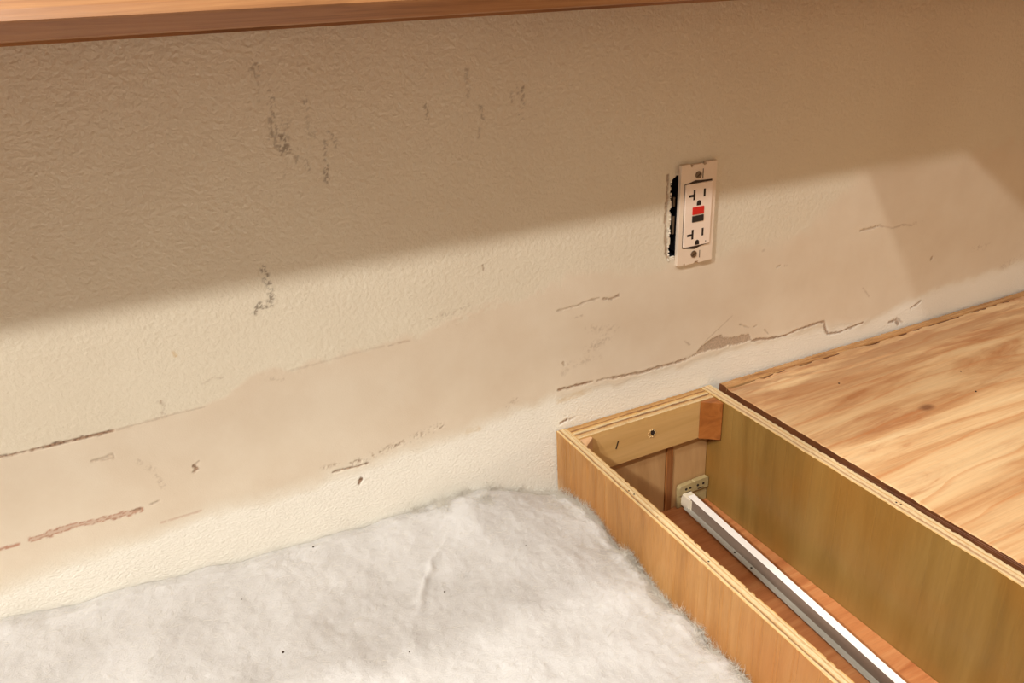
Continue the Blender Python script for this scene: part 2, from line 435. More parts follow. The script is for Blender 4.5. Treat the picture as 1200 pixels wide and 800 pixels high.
def build_wall():
    st = 0.0011
    xs = np.concatenate([np.linspace(-1.9, -0.26, 18)[:-1], np.arange(-0.26, 1.22, st), np.linspace(1.22, 2.6, 16)])
    zs = np.concatenate([np.linspace(0.0, 0.74, 10)[:-1], np.arange(0.74, 1.292, st)])
    zs[-1] = 1.2905
    X, Z = np.meshgrid(xs, zs, indexing='ij')
    tear = np.zeros_like(X); pink = np.zeros_like(X); scuff = np.zeros_like(X); yel = np.zeros_like(X); ridge = np.zeros_like(X); cream = np.zeros_like(X)
    nfine = fbm(X * 700, Z * 700, 11, 2); nmid = fbm(X * 260, Z * 260, 31, 3)
    def seg_dist(sl, pts):
        x = X[sl]; z = Z[sl]; d = np.full_like(x, 9.0)
        for (ax, az), (bx, bz) in zip(pts[:-1], pts[1:]):
            vx, vz = bx - ax, bz - az; q = vx * vx + vz * vz + 1e-12
            u = np.clip(((x - ax) * vx + (z - az) * vz) / q, 0, 1)
            d = np.minimum(d, np.hypot(x - ax - u * vx, z - az - u * vz))
        return d
    for kind, s, w, pts in STROKES:
        px = 0.00082 * (1 + 0.35 * max(0, np.mean([p[0] for p in pts]) - 0.3))     # photo pixel on the wall, metres
        r = w * px * 0.66 + 0.00035
        a = np.array(pts); pad = r * 3 + 0.004
        i0, i1 = np.searchsorted(xs, [a[:, 0].min() - pad, a[:, 0].max() + pad]); j0, j1 = np.searchsorted(zs, [a[:, 1].min() - pad, a[:, 1].max() + pad])
        sl = (slice(i0, i1), slice(j0, j1))
        if i1 <= i0 or j1 <= j0: continue
        d = seg_dist(sl, pts) + (nmid[sl] - 0.5) * r * 1.8 + (nfine[sl] - 0.5) * r * 0.6
        soft = 0.0007
        m_ = np.clip((r - d) / soft + 0.5, 0, 1)
        if kind in ('tear', 'cut'): tear[sl] = np.maximum(tear[sl], m_ * s * (0.75 + 0.5 * nfine[sl]).clip(0, 1))
        elif kind == 'pink': pink[sl] = np.maximum(pink[sl], m_ * s)
        elif kind == 'pinkband':
            rim = np.clip(1 - np.abs(d - r * 0.8) / 0.0011, 0, 1)
            pink[sl] = np.maximum(pink[sl], np.maximum(m_ * 0.45, rim * s)); tear[sl] = np.maximum(tear[sl], rim * 0.35 * (nfine[sl] > 0.5))
        elif kind == 'scuff':
            sp = np.clip((nfine[sl] - 0.50) * 9 + 0.4, 0, 1); scuff[sl] = np.maximum(scuff[sl], np.clip((r * 1.25 - d) / (r * 0.7), 0, 1) * s * sp * 0.66)
        elif kind == 'speck':
            sp = np.clip((nmid[sl] * 0.5 + nfine[sl] * 0.5 - 0.52) * 10, 0, 1); tear[sl] = np.maximum(tear[sl], np.clip((r * 1.2 - d) / (r * 0.8), 0, 1) * s * sp)
        elif kind == 'yellow': yel[sl] = np.maximum(yel[sl], m_ * s * np.clip(nmid[sl] * 1.6 - 0.2, 0, 1))
        elif kind == 'ridge': ridge[sl] = np.maximum(ridge[sl], np.clip((r * 2 - d) / r, 0, 1) * s)
        elif kind == 'cream': cream[sl] = np.maximum(cream[sl], np.clip((r * 2 - d) / r, 0, 1) * s * (nmid[sl] > 0.48))
    # torn paper patch
    P = np.array(REGIONS['tearpoly'])
    pad = 0.01
    i0, i1 = np.searchsorted(xs, [P[:, 0].min() - pad, P[:, 0].max() + pad]); j0, j1 = np.searchsorted(zs, [P[:, 1].min() - pad, P[:, 1].max() + pad])
    sl = (slice(i0, i1), slice(j0, j1))
    x = X[sl] + (nmid[sl] - 0.5) * 0.003; z = Z[sl] + (nfine[sl] - 0.5) * 0.003
    ins = np.zeros(x.shape, bool)
    for k in range(len(P)):
        ax, az = P[k]; bx, bz = P[(k + 1) % len(P)]
        ins ^= ((az > z) != (bz > z)) & (x < (bx - ax) * (z - az) / (bz - az + 1e-12) + ax)
    tear[sl] = np.maximum(tear[sl], ins * (0.50 + 0.12 * nmid[sl]))
    # joint compound zone
    T = np.array(REGIONS['skim_top']); Bt = np.array(REGIONS['skim_bot'])
    zt = np.interp(X, T[:, 0], T[:, 1]); zb = np.interp(X, Bt[:, 0], Bt[:, 1])
    wob = (fbm(X * 60, Z * 60, 3, 4) - 0.5)
    zt = zt + wob * np.interp(X, [-0.1, 0.0, 0.1, 1.0], [0.001, 0.004, 0.016, 0.026]); zb = zb + wob * 0.012
    e = np.interp(X, [-0.1, 0.05, 0.3, 0.7], [0.0015, 0.004, 0.008, 0.02])
    skim = np.clip((zt - Z) / e + 0.5, 0, 1) * np.clip((Z - zb) / np.interp(X, [0.2, 0.4], [0.022, 0.008]) + 0.5, 0, 1)
    skim *= 1 - cream * 0.8
    skim *= np.interp(X, [0.66, 0.85], [1.0, 0.85])
    lower = np.clip((zb - Z) / 0.022 + 0.5, 0, 1)
    # outlet surround is patched smooth
    skim = np.maximum(skim, 0.0)
    # relief
    Y = -0.0006 * ridge * (fbm(X * 300, Z * 420, 41, 3) - 0.3)
    Y = Y + 0.0006 * (tear > 0.35) - 0.0004 * skim - 0.0012 * (fbm(X * 9, Z * 14, 51, 3) - 0.5)
    # lips of loose compound beside the long tear
    near = np.clip(1 - np.abs(Z - zb) / 0.006, 0, 1) * (X > 0.34) * (X < 0.8)
    Y = Y - 0.0004 * near
    Y[:17] = 0; Y[-15:] = 0
    hx0, hx1, hz0, hz1 = 0.4795, 0.5335, 1.0415, 1.1265
    nx, nz = X.shape
    V = np.stack([X, Y, Z], -1).reshape(-1, 3)
    ii, jj = np.meshgrid(np.arange(nx - 1), np.arange(nz - 1), indexing='ij')
    cx = (xs[:-1] + xs[1:])[ii] / 2; cz = (zs[:-1] + zs[1:])[jj] / 2
    jag = (vnoise(cz * 220, cz * 0, 61) - 0.5) * 0.0028
    topcut = hz1 + (cx < 0.486) * (cx - 0.486) * 0.7
    hole = (cx > hx0 + jag) & (cx < hx1 + jag * 0.3) & (cz > hz0) & (cz < topcut)
    ok = ~hole
    a = (ii * nz + jj)[ok]; F = np.stack([a, a + nz, a + nz + 1, a + 1], -1)
    me = bpy.data.meshes.new('wall_back')
    nf = len(F)
    me.vertices.add(len(V)); me.vertices.foreach_set('co', V.astype(np.float32).ravel())
    me.loops.add(nf * 4); me.loops.foreach_set('vertex_index', F.astype(np.int32).ravel())
    me.polygons.add(nf); me.polygons.foreach_set('loop_start', np.arange(nf, dtype=np.int32) * 4)
    me.polygons.foreach_set('loop_total', np.full(nf, 4, np.int32))
    me.update(calc_edges=True)
    me.polygons.foreach_set('use_smooth', np.ones(nf, bool))
    def put(name, r, g, b):
        at = me.color_attributes.new(name, 'FLOAT_COLOR', 'POINT')
        at.data.foreach_set('color', np.stack([r, g, b, np.ones_like(r)], -1).astype(np.float32).ravel())
    put('marks', tear, pink, scuff); put('coat', skim, lower, yel)
    # the rest of the half wall: back face and ends, as part of the same mesh
    bm = bmesh.new(); bm.from_mesh(me)
    vs = [bm.verts.new(p) for p in ((-1.9, 0, 0), (-1.9, 0, 1.2905), (-1.9, 0.12, 0), (-1.9, 0.12, 1.2905), (2.6, 0, 0), (2.6, 0, 1.2905), (2.6, 0.12, 0), (2.6, 0.12, 1.2905))]
    for f in ((0, 1, 3, 2), (2, 3, 7, 6), (6, 7, 5, 4), (1, 5, 7, 3)): bm.faces.new([vs[i] for i in f])
    bm.to_mesh(me); bm.free()
    me.validate()
    o = link_mesh('wall_back', me, wall_material())
    o['kind'] = 'structure'
    return o
build_wall()

fl = box('floor', -5.0, 5.0, -5.0, 4.0, -0.03, 0.0, wood('floor_boards', srgb(120, 76, 42), srgb(150, 98, 56), srgb(172, 118, 70), 'x', 0.4), bevel=0)
fl['kind'] = 'structure'

# ---------------------------------------------------------------- oak bar top on the half wall
def bar_top():
    oak = wood('orange_oak', srgb(112, 72, 40), srgb(150, 103, 62), srgb(172, 126, 80), 'x', 0.38, 0.35, 16, 55, bump=0.12)
    zb = ZC - 0.0122
    d, D, xr = 0.15, 0.29, 0.617
    # nosing profile: (offset back from the front edge, height above the bottom)
    prof = [(0.0200, 0.0), (0.0200, 0.0018), (0.0085, 0.0020), (0.0070, 0.0028), (0.0006, 0.0108), (0.0, 0.0120), (0.0008, 0.0138), (0.0030, 0.0175), (0.0075, 0.0230), (0.0145, 0.0305), (0.0250, 0.0385), (0.0400, 0.0440)]
    path = [(-1.9, -d, 0, 1), (xr, -d, 1, 1), (xr, -D, 1, 1), (2.6, -D, 0, 1)]
    bm = bmesh.new(); rows = []
    for (x, y, mx, my) in path:
        rows.append([bm.verts.new((x + mx * o_, y + my * o_, zb + h)) for o_, h in prof])
    rows[1] = rows[1]; 
    for a, b in zip(rows[:-1], rows[1:]):
        for k in range(len(prof) - 1): bm.faces.new((a[k], b[k], b[k + 1], a[k + 1]))
    # top and bottom and back
    for kk in (0, -1):
        p = [r[kk] for r in rows]; z = p[0].co.z
        q = [bm.verts.new((-1.9, 0.22, z)), bm.verts.new((xr, 0.22, z)), bm.verts.new((2.6, 0.22, z))]
        bm.faces.new((p[0], p[1], q[1], q[0])); bm.faces.new((p[1], p[2], p[3], q[2], q[1]))
        if kk == 0: qb = q
        else: qt = q
    for k in range(2): bm.faces.new((qb[k], qb[k + 1], qt[k + 1], qt[k]))
    bm.faces.new([r for r in rows[0]] + [qt[0], qb[0]]); bm.faces.new([r for r in rows[3]] + [qt[2], qb[2]])
    for f in bm.faces: f.smooth = False
    o = link_mesh('bar_top', bm_mesh(bm), oak, origin=(0, 0, zb))
    o['label'] = 'orange-brown oak bar top with rounded front edge along the top of the wall'; o['category'] = 'countertop'
    return o
bar_top()

# ---------------------------------------------------------------- open narrow cabinet
ZT = ZC - 0.4255                # top of the cabinets
ZF = ZC - 0.566                 # board low in the narrow cabinet
FR = -0.60                      # front of the cabinets
cream_l = srgb(218, 194, 150); tan_l = srgb(196, 152, 96); brown_l = srgb(122, 78, 44); gold_l = srgb(206, 160, 92)
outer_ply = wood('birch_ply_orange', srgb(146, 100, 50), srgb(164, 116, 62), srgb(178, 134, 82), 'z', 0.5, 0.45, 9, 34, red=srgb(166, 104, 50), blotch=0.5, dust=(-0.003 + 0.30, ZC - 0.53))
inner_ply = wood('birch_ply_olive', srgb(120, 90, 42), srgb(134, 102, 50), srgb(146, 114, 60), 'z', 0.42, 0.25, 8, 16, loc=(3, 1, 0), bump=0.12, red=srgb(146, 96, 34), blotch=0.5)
rail_wood = wood('maple_rail', srgb(190, 150, 90), srgb(204, 164, 104), srgb(216, 178, 120), 'x', 0.5, 0.15, 12, 30, bump=0.08)
back_wood = wood('back_ply', srgb(170, 130, 82), srgb(186, 146, 98), srgb(198, 160, 112), 'z', 0.55, 0.2, 6, 14, loc=(2, 5, 0), bump=0.08)
strip_wood = wood('dark_strip', srgb(120, 72, 34), srgb(150, 94, 46), srgb(176, 120, 66), 'z', 0.55, 0.4, 20, 160)
block_wood = wood('glue_block', srgb(132, 74, 28), srgb(150, 88, 36), srgb(164, 100, 46), 'x', 0.45, 0.25, 5, 60)
pink_wood = wood('pale_block', srgb(190, 146, 104), srgb(206, 164, 122), srgb(214, 176, 136), 'z', 0.55, 0.2)
deck_wood = wood('reddish_ply', srgb(160, 96, 54), srgb(184, 118, 70), srgb(200, 142, 92), 'x', 0.5, 0.4, 10, 40, red=srgb(150, 80, 40), blotch=0.5)
dark_hole = plain('dark_hole', srgb(38, 24, 14), 0.9)

cab = empty('base_cabinet', (0.442, -0.30, 0.0), 'narrow open plywood base cabinet without a countertop, beside the white insulation', 'cabinet')
eL = ply_edge('ply_edge_left', 'x', 0.339 - 0.442, 0.3515 - 0.442, [(0.0, gold_l), (0.20, cream_l), (0.27, brown_l), (0.34, tan_l), (0.45, cream_l), (0.62, cream_l), (0.70, tan_l), (0.78, cream_l), (1.0, gold_l)])
eR = ply_edge('ply_edge_right', 'x', 0.530 - 0.442, 0.5445 - 0.442, [(0.0, gold_l), (0.18, cream_l), (0.34, srgb(168, 122, 84)), (0.42, cream_l), (0.60, srgb(222, 190, 146)), (0.68, tan_l), (0.76, cream_l), (1.0, cream_l)])
eB = ply_edge('ply_edge_back', 'y', -0.026 + 0.30, 0.0 + 0.30, [(0.0, cream_l), (0.22, tan_l), (0.30, srgb(118, 74, 40)), (0.38, cream_l), (0.56, gold_l), (0.62, srgb(130, 84, 48)), (0.70, tan_l), (0.85, srgb(176, 128, 72)), (1.0, gold_l)])
worn_slab('side_panel', 0.339, 0.3515, FR, -0.0015, 0.0, ZT, 0.0012, [outer_ply, eL], cab, 3, 0.00035, label='orange-brown side panel next to the insulation', chip=0.0012)
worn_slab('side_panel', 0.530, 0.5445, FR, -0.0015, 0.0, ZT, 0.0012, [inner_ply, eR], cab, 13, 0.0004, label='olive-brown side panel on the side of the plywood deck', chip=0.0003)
worn_slab('back_rail', 0.3517, 0.5298, -0.026, -0.0015, ZC - 0.4745, ZT - 0.0004, 0.0011, [rail_wood, eB], cab, 23, 0.0005, axis='x', chip=0.0)
# back boards below the rail
box('back_panel', 0.3517, 0.4706, -0.0195, -0.004, ZF, ZC - 0.475, back_wood, cab)
box('back_strip', 0.4712, 0.4802, -0.0212, -0.004, ZF, ZC - 0.475, strip_wood, cab, label='thin dark vertical strip between the back panels')
box('back_panel', 0.4808, 0.5298, -0.0195, -0.004, ZF, ZC - 0.475, back_wood, cab)
# glue block across the right-hand corner
bm = bmesh.new(); add_prism(bm, [(0.5105, -0.0262), (0.5298, -0.0262), (0.5298, -0.0425), (0.5285, -0.0430), (0.5100, -0.0275)], 'z', ZC - 0.4745, ZT - 0.0012)
link_mesh('corner_block', bm_mesh(bm), block_wood, cab, bevel=0.0004, label='dark orange corner block')
bm = bmesh.new(); add_prism(bm, [(0.3518, -0.0262), (0.3668, -0.0262), (0.3668, -0.0300), (0.3518, -0.0420)], 'z', ZC - 0.4745, ZT - 0.0022)
link_mesh('corner_block', bm_mesh(bm), pink_wood, cab, bevel=0.0004, label='pale corner block')
box('inner_deck', 0.3517, 0.5298, FR + 0.01, -0.004, ZF - 0.015, ZF, deck_wood, cab, label='reddish plywood board deep inside')
box('front_rail', 0.3517, 0.5298, FR, FR + 0.019, ZT - 0.045, ZT, rail_wood, cab)
# drilled hole and staple slot in the rail
bm = bmesh.new(); add_prism(bm, [(0.3985 + u, ZC - 0.4485 + w) for u, w in ((-0.0006, -0.0048), (0.0006, -0.0052), (0.0034, 0.0040), (0.0024, 0.0046))], 'y', -0.0264, -0.0255)
link_mesh('slot', bm_mesh(bm), dark_hole, cab)
bm = bmesh.new(); add_prism(bm, [(0.4468 + 0.0030 * math.cos(a), ZC - 0.4475 + 0.0036 * math.sin(a) * (1 + 0.2 * math.sin(3 * a))) for a in np.linspace(0, 6.283, 15)[:-1]], 'y', -0.0264, -0.0255)
sh = link_mesh('screw_hole', bm_mesh(bm), dark_hole, cab)
bm = bmesh.new()
for k in range(9):
    a = k * 0.7; cx, cz = 0.4452 + 0.0042 * math.cos(a), ZC - 0.4480 + 0.0045 * math.sin(a)
    add_prism(bm, [(cx - 0.0008, cz - 0.0008), (cx + 0.0011, cz - 0.0003), (cx + 0.0002, cz + 0.0010)], 'y', -0.0269, -0.0259)
link_mesh('splinter', bm_mesh(bm), plain('raw_splinter', srgb(216, 186, 134), 0.8), cab, label='pale splintered rim of the screw hole')

# ---- drawer slide: socket at the back, pressed steel channel running to the front
plastic = plain('ivory_plastic', srgb(170, 152, 108), 0.45, noise_amt=0.3, nscale=300)
white_clip = plain('white_plastic', srgb(226, 214, 190), 0.4)
slide_web_shade = plain('channel_web_shade', srgb(132, 116, 102), 0.5, 0.0, noise_amt=0.15)  # shading on the channel's web, painted in as a taupe colour
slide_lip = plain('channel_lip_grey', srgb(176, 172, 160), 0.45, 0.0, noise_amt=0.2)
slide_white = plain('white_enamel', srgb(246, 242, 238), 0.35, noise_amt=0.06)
def slide():
    bm = bmesh.new()
    z0, z1 = ZF + 0.0005, ZC - 0.5335
    x0, x1 = 0.4868, 0.5292
    y1, y0 = -0.0215, -0.0245
    # lower plate and thicker, two-lobed upper band
    add_box(bm, x0, x1, y0, y1, z0, z1 - 0.012)
    arc = [(x0 - 0.0004, z1 - 0.0135)] + [(x0 - 0.0004 + 0.004 * (1 - math.cos(a)), z1 - 0.0050 + 0.0046 * math.sin(a)) for a in np.linspace(0.0, 1.57, 6)]
    arc += [(x0 + 0.019, z1 + 0.0004), (x0 + 0.0205, z1 - 0.0006), (x0 + 0.022, z1 + 0.0006), (x1 - 0.002, z1 + 0.0010), (x1, z1 - 0.0005), (x1, z1 - 0.0135)]
    add_prism(bm, arc, 'y', y0 - 0.0026, y1)
    br = link_mesh('slide_bracket', bm_mesh(bm), plastic, cab, bevel=0.0004, label='ivory plastic bracket at the back')
    bm = bmesh.new()
    for cx in (x0 + 0.0095, x0 + 0.0155, x0 + 0.0265, x0 + 0.0345):
        add_cyl(bm, (cx, z1 - 0.0062), 0.0016, 'y', y0 - 0.0030, y0 - 0.0024, 12)
    for cx in (x0 + 0.0125, x0 + 0.0305):
        add_box(bm, cx - 0.004, cx + 0.004, y0 - 0.0030, y0 - 0.0024, z1 - 0.0118, z1 - 0.0108)
    link_mesh('bracket_hole', bm_mesh(bm), dark_hole, br)
    bm = bmesh.new()
    add_box(bm, 0.4915, 0.5040, -0.0400, y0 + 0.0005, ZC - 0.5620, ZC - 0.5450)
    add_box(bm, 0.4925, 0.5030, -0.0420, -0.0400, ZC - 0.5600, ZC - 0.5465)
    cl = link_mesh('clip', bm_mesh(bm), white_clip, br, bevel=0.0010, label='white clip holding the channel')
    # channel: top flange, web, bottom lip; slightly skewed in plan and sloping down to the front
    def at(s):     # s 0..1 from back to front: right edge of the top flange
        y = -0.034 + s * (FR + 0.025 + 0.034)
        k = (y + 0.035) / (-0.333 + 0.035)
        return 0.5025 + (0.4915 - 0.5025) * k, y, ZC - 0.5445 - 0.0055 * k
    def prism_along(outline, name, mt, s0=0.0, s1=1.0, par=None, label=None):
        bm = bmesh.new(); rows = []
        n = 24
        for i in range(n + 1):
            X, Y_, Z_ = at(s0 + (s1 - s0) * i / n)
            rows.append([bm.verts.new((X + u, Y_, Z_ + w)) for u, w in outline])
        k = len(outline)
        for a, b in zip(rows[:-1], rows[1:]):
            for j in range(k): bm.faces.new((a[j], a[(j + 1) % k], b[(j + 1) % k], b[j]))
        bm.faces.new(rows[0]); bm.faces.new(list(reversed(rows[-1])))
        me = bm_mesh(bm)
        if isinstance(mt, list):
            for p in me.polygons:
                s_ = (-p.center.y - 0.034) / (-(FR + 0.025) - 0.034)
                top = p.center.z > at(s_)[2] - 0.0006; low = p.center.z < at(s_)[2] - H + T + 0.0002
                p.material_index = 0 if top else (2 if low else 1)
        return link_mesh(name, me, mt, par, bevel=0.0003, label=label)
    T = 0.0011; W = 0.0088; H = 0.0150
    o = prism_along([(0, 0), (-W, 0), (-W, -H + T), (-W - 0.0062, -H + T), (-W - 0.0062, -H), (-W + T, -H), (-W + T, -T), (0, -T)], 'drawer_slide', [slide_white, slide_web_shade, slide_lip], par=cab, label='steel drawer slide channel, white on top, with shade painted grey inside')
    for s in (0.165, 0.215, 0.52):
        X, Y_, Z_ = at(s)
        bm = bmesh.new(); add_cyl(bm, (X - W - 0.0030, Y_), 0.0012, 'z', Z_ - H + T - 0.0002, Z_ - H + T + 0.0002, 12)
        link_mesh('rivet_hole', bm_mesh(bm), dark_hole, o)
slide()

raw = plain('raw_gouge', srgb(222, 184, 116), 0.8)
for pts in ([(-0.3300, 0.8165), (-0.3312, 0.8150), (-0.3330, 0.8085), (-0.3322, 0.8040), (-0.3313, 0.8080), (-0.3300, 0.8120)], [(-0.3260, 0.8150), (-0.3272, 0.8145), (-0.3268, 0.8120), (-0.3256, 0.8130)]):
    bm = bmesh.new(); add_prism(bm, pts, 'x', 0.3387, 0.3395)
    link_mesh('gouge', bm_mesh(bm), raw, cab, label='pale gouge in the side panel')

# small staples and nail holes on the upper edges
def specks(name, pts, r, mt, par, z):
    for (x, y) in pts:
        bm = bmesh.new(); add_cyl(bm, (x, y), r, 'z', z - 0.0012, z + 0.0001, 8)
        link_mesh(name, bm_mesh(bm), mt, par)
specks('nail_hole', [(0.3445, -0.130), (0.3455, -0.137), (0.3440, -0.175), (0.3450, -0.243)], 0.0008, dark_hole, cab, ZT)
specks('nail_hole', [(0.5375, -0.262), (0.5385, -0.266)], 0.0008, dark_hole, cab, ZT)

# ---------------------------------------------------------------- cabinet with plywood deck
def deck_material():
    t = NT('plywood_deck', 0.5)
    v = t.coord((0.10, 1, 1), (0.7, 0.2, 0))
    v2 = t.coord((0.22, 1, 1), (0.1, 2.0, 0))
    broad = t.noise(v, 16, 6, 0.62, 2.2)
    mid = t.noise(v2, 30, 5, 0.65, 1.2)
    fine = t.noise(t.coord((0.03, 1, 1)), 330, 3, 0.7)
    c = t.ramp(broad, [(0.30, srgb(170, 112, 66)), (0.42, srgb(196, 150, 104)), (0.52, srgb(212, 174, 128)), (0.70, srgb(220, 190, 146))])
    streak = t.ramp(mid, [(0.34, 1.0), (0.41, 0.35), (0.50, 0.0)])
    c = t.mix(t.math('MULTIPLY', streak, 0.6), c, srgb(168, 100, 54))
    c = t.mix(0.30, c, t.ramp(fine, [(0.32, 0.6), (0.55, 1.0)]), 'MULTIPLY')
    # figure lines of the rotary-cut veneer
    wv = t.n('ShaderNodeTexWave', wave_type='BANDS', bands_direction='Y', wave_profile='SAW')
    wv.inputs['Scale'].default_value = 7.0; wv.inputs['Distortion'].default_value = 9.0; wv.inputs['Detail'].default_value = 3.0; wv.inputs['Detail Scale'].default_value = 1.2
    t.l(t.coord((0.25, 1, 1), (0.3, 0.1, 0)), wv.inputs['Vector'])
    c = t.mix(t.math('MULTIPLY', t.ramp(wv.outputs['Fac'], [(0.90, 0.0), (0.97, 1.0)]), 0.4), c, srgb(186, 116, 62))
    # grime toward the wall side of the board: glue, dirt and old finish
    g = t.noise(t.coord((0.16, 1, 1), (5, 1, 0)), 34, 4, 0.6, 0.8)
    sp = t.n('ShaderNodeSeparateXYZ'); tc = t.n('ShaderNodeTexCoord'); t.l(tc.outputs['Object'], sp.inputs[0])
    edge = t.math('MULTIPLY', t.math('SUBTRACT', sp.outputs[1], 0.285 - 0.12), 9.0)
    edge = t.math('MULTIPLY', t.ramp(edge, [(0.0, 0.0), (0.9, 1.0)]), t.ramp(g, [(0.40, 0.0), (0.56, 1.0)]))
    c = t.mix(t.math('MULTIPLY', edge, 0.6), c, srgb(146, 92, 50))
    # tiny knots
    vo = t.n('ShaderNodeTexVoronoi'); vo.inputs['Scale'].default_value = 11
    t.l(t.coord((0.6, 1, 1), (1.3, 0.7, 0)), vo.inputs['Vector'])
    c = t.mix(t.ramp(vo.outputs['Distance'], [(0.035, 0.8), (0.085, 0.0)]), c, srgb(110, 66, 40))
    t.col(c)
    t.bump(t.math('ADD', fine, broad), 0.25, 0.0006)
    return t.m
deckm = deck_material()
cab2 = empty('base_cabinet', (0.87, -0.30, 0.0), 'wide base cabinet covered by a bare pale plywood deck, right of the narrow open cabinet', 'cabinet')
side_dark = wood('dark_side', srgb(84, 44, 18), srgb(98, 54, 24), srgb(112, 64, 30), 'z', 0.6, 0.3)
box('side_panel', 0.5545, 0.5665, FR, -0.002, 0.0, ZT - 0.0125, side_dark, cab2)
box('side_panel', 1.44, 1.452, FR, -0.002, 0.0, ZT - 0.0125, side_dark, cab2)
box('back_panel', 0.567, 1.4395, -0.010, -0.002, 0.10, ZT - 0.0125, back_wood, cab2)
box('bottom_board', 0.567, 1.4395, FR, -0.0105, 0.10, 0.115, back_wood, cab2)
box('front_rail', 0.567, 1.4395, FR, FR + 0.019, ZT - 0.055, ZT - 0.0125, rail_wood, cab2)
# deck: rough left edge and wavy surface
def deck():
    n, k = 420, 160
    xs = np.linspace(0.5538, 1.452, n); ys = np.linspace(FR, -0.0165, k)
    X, Y = np.meshgrid(xs, ys, indexing='ij')
    Zt = ZT - 0.0002 - 0.0006 * fbm(X * 30, Y * 160, 71, 3)
    wr = np.clip((Y + 0.045) / 0.02, 0, 1) * np.clip((fbm(X * 26, Y * 60, 77, 3) - 0.45) * 6, 0, 1)
    Zt = Zt - 0.0016 * wr * np.clip((1.05 - X) * 4, 0.2, 1)
    Zt[0, :] -= 0.0010 * fbm(ys * 200, ys * 0, 73, 3)
    Y[:, -1] -= 0.0030 * np.clip((fbm(xs * 70, xs * 0, 79, 4) - 0.42) * 5, 0, 1)
    X[0, :] += 0.0012 * (fbm(ys * 150, ys * 0, 75, 3))
    top = np.stack([X, Y, Zt], -1).reshape(-1, 3)
    bot = np.array([[x, y, ZT - 0.0124] for (x, y) in ((0.5545, FR), (1.452, FR), (1.452, -0.0165), (0.5545, -0.0165))])
    V = np.vstack([top, bot]); F = []
    for i in range(n - 1):
        for j in range(k - 1):
            a = i * k + j; F.append((a, a + k, a + k + 1, a + 1))
    b0 = n * k
    F.append(tuple([j for j in range(k)] + [b0 + 3, b0]))
    F.append(tuple([(n - 1) * k + j for j in reversed(range(k))] + [b0 + 1, b0 + 2]))
    F.append(tuple([i * k for i in reversed(range(n))] + [b0, b0 + 1]))
    F.append(tuple([i * k + k - 1 for i in range(n)] + [b0 + 2, b0 + 3]))
    F.append((b0, b0 + 3, b0 + 2, b0 + 1))
    me = bpy.data.meshes.new('top_board'); me.from_pydata(V.tolist(), [], F)
    me.polygons.foreach_set('material_index', [0] * (len(F) - 5) + [1] * 5)
    bm = bmesh.new(); bm.from_mesh(me); bmesh.ops.recalc_face_normals(bm, faces=bm.faces); bm.to_mesh(me); bm.free()
    link_mesh('top_board', me, [deckm, side_dark], cab2, label='pale plywood deck with reddish grain')
deck()
bat = wood('batten_wood', srgb(138, 92, 50), srgb(176, 128, 78), srgb(206, 164, 112), 'x', 0.6, 0.6, 14, 120, bump=0.5)
worn_slab('wall_strip', 0.5560, 1.452, -0.0162, -0.0040, ZT - 0.012, ZT + 0.0002, 0.0016, [bat, bat, side_dark], cab2, 33, 0.0008, axis='x', chip=0.0010, label='splintered narrow strip against the wall')
specks('nail_hole', [(0.67, -0.075), (0.78, -0.165), (0.81, -0.125)], 0.0010, dark_hole, cab2, ZT)

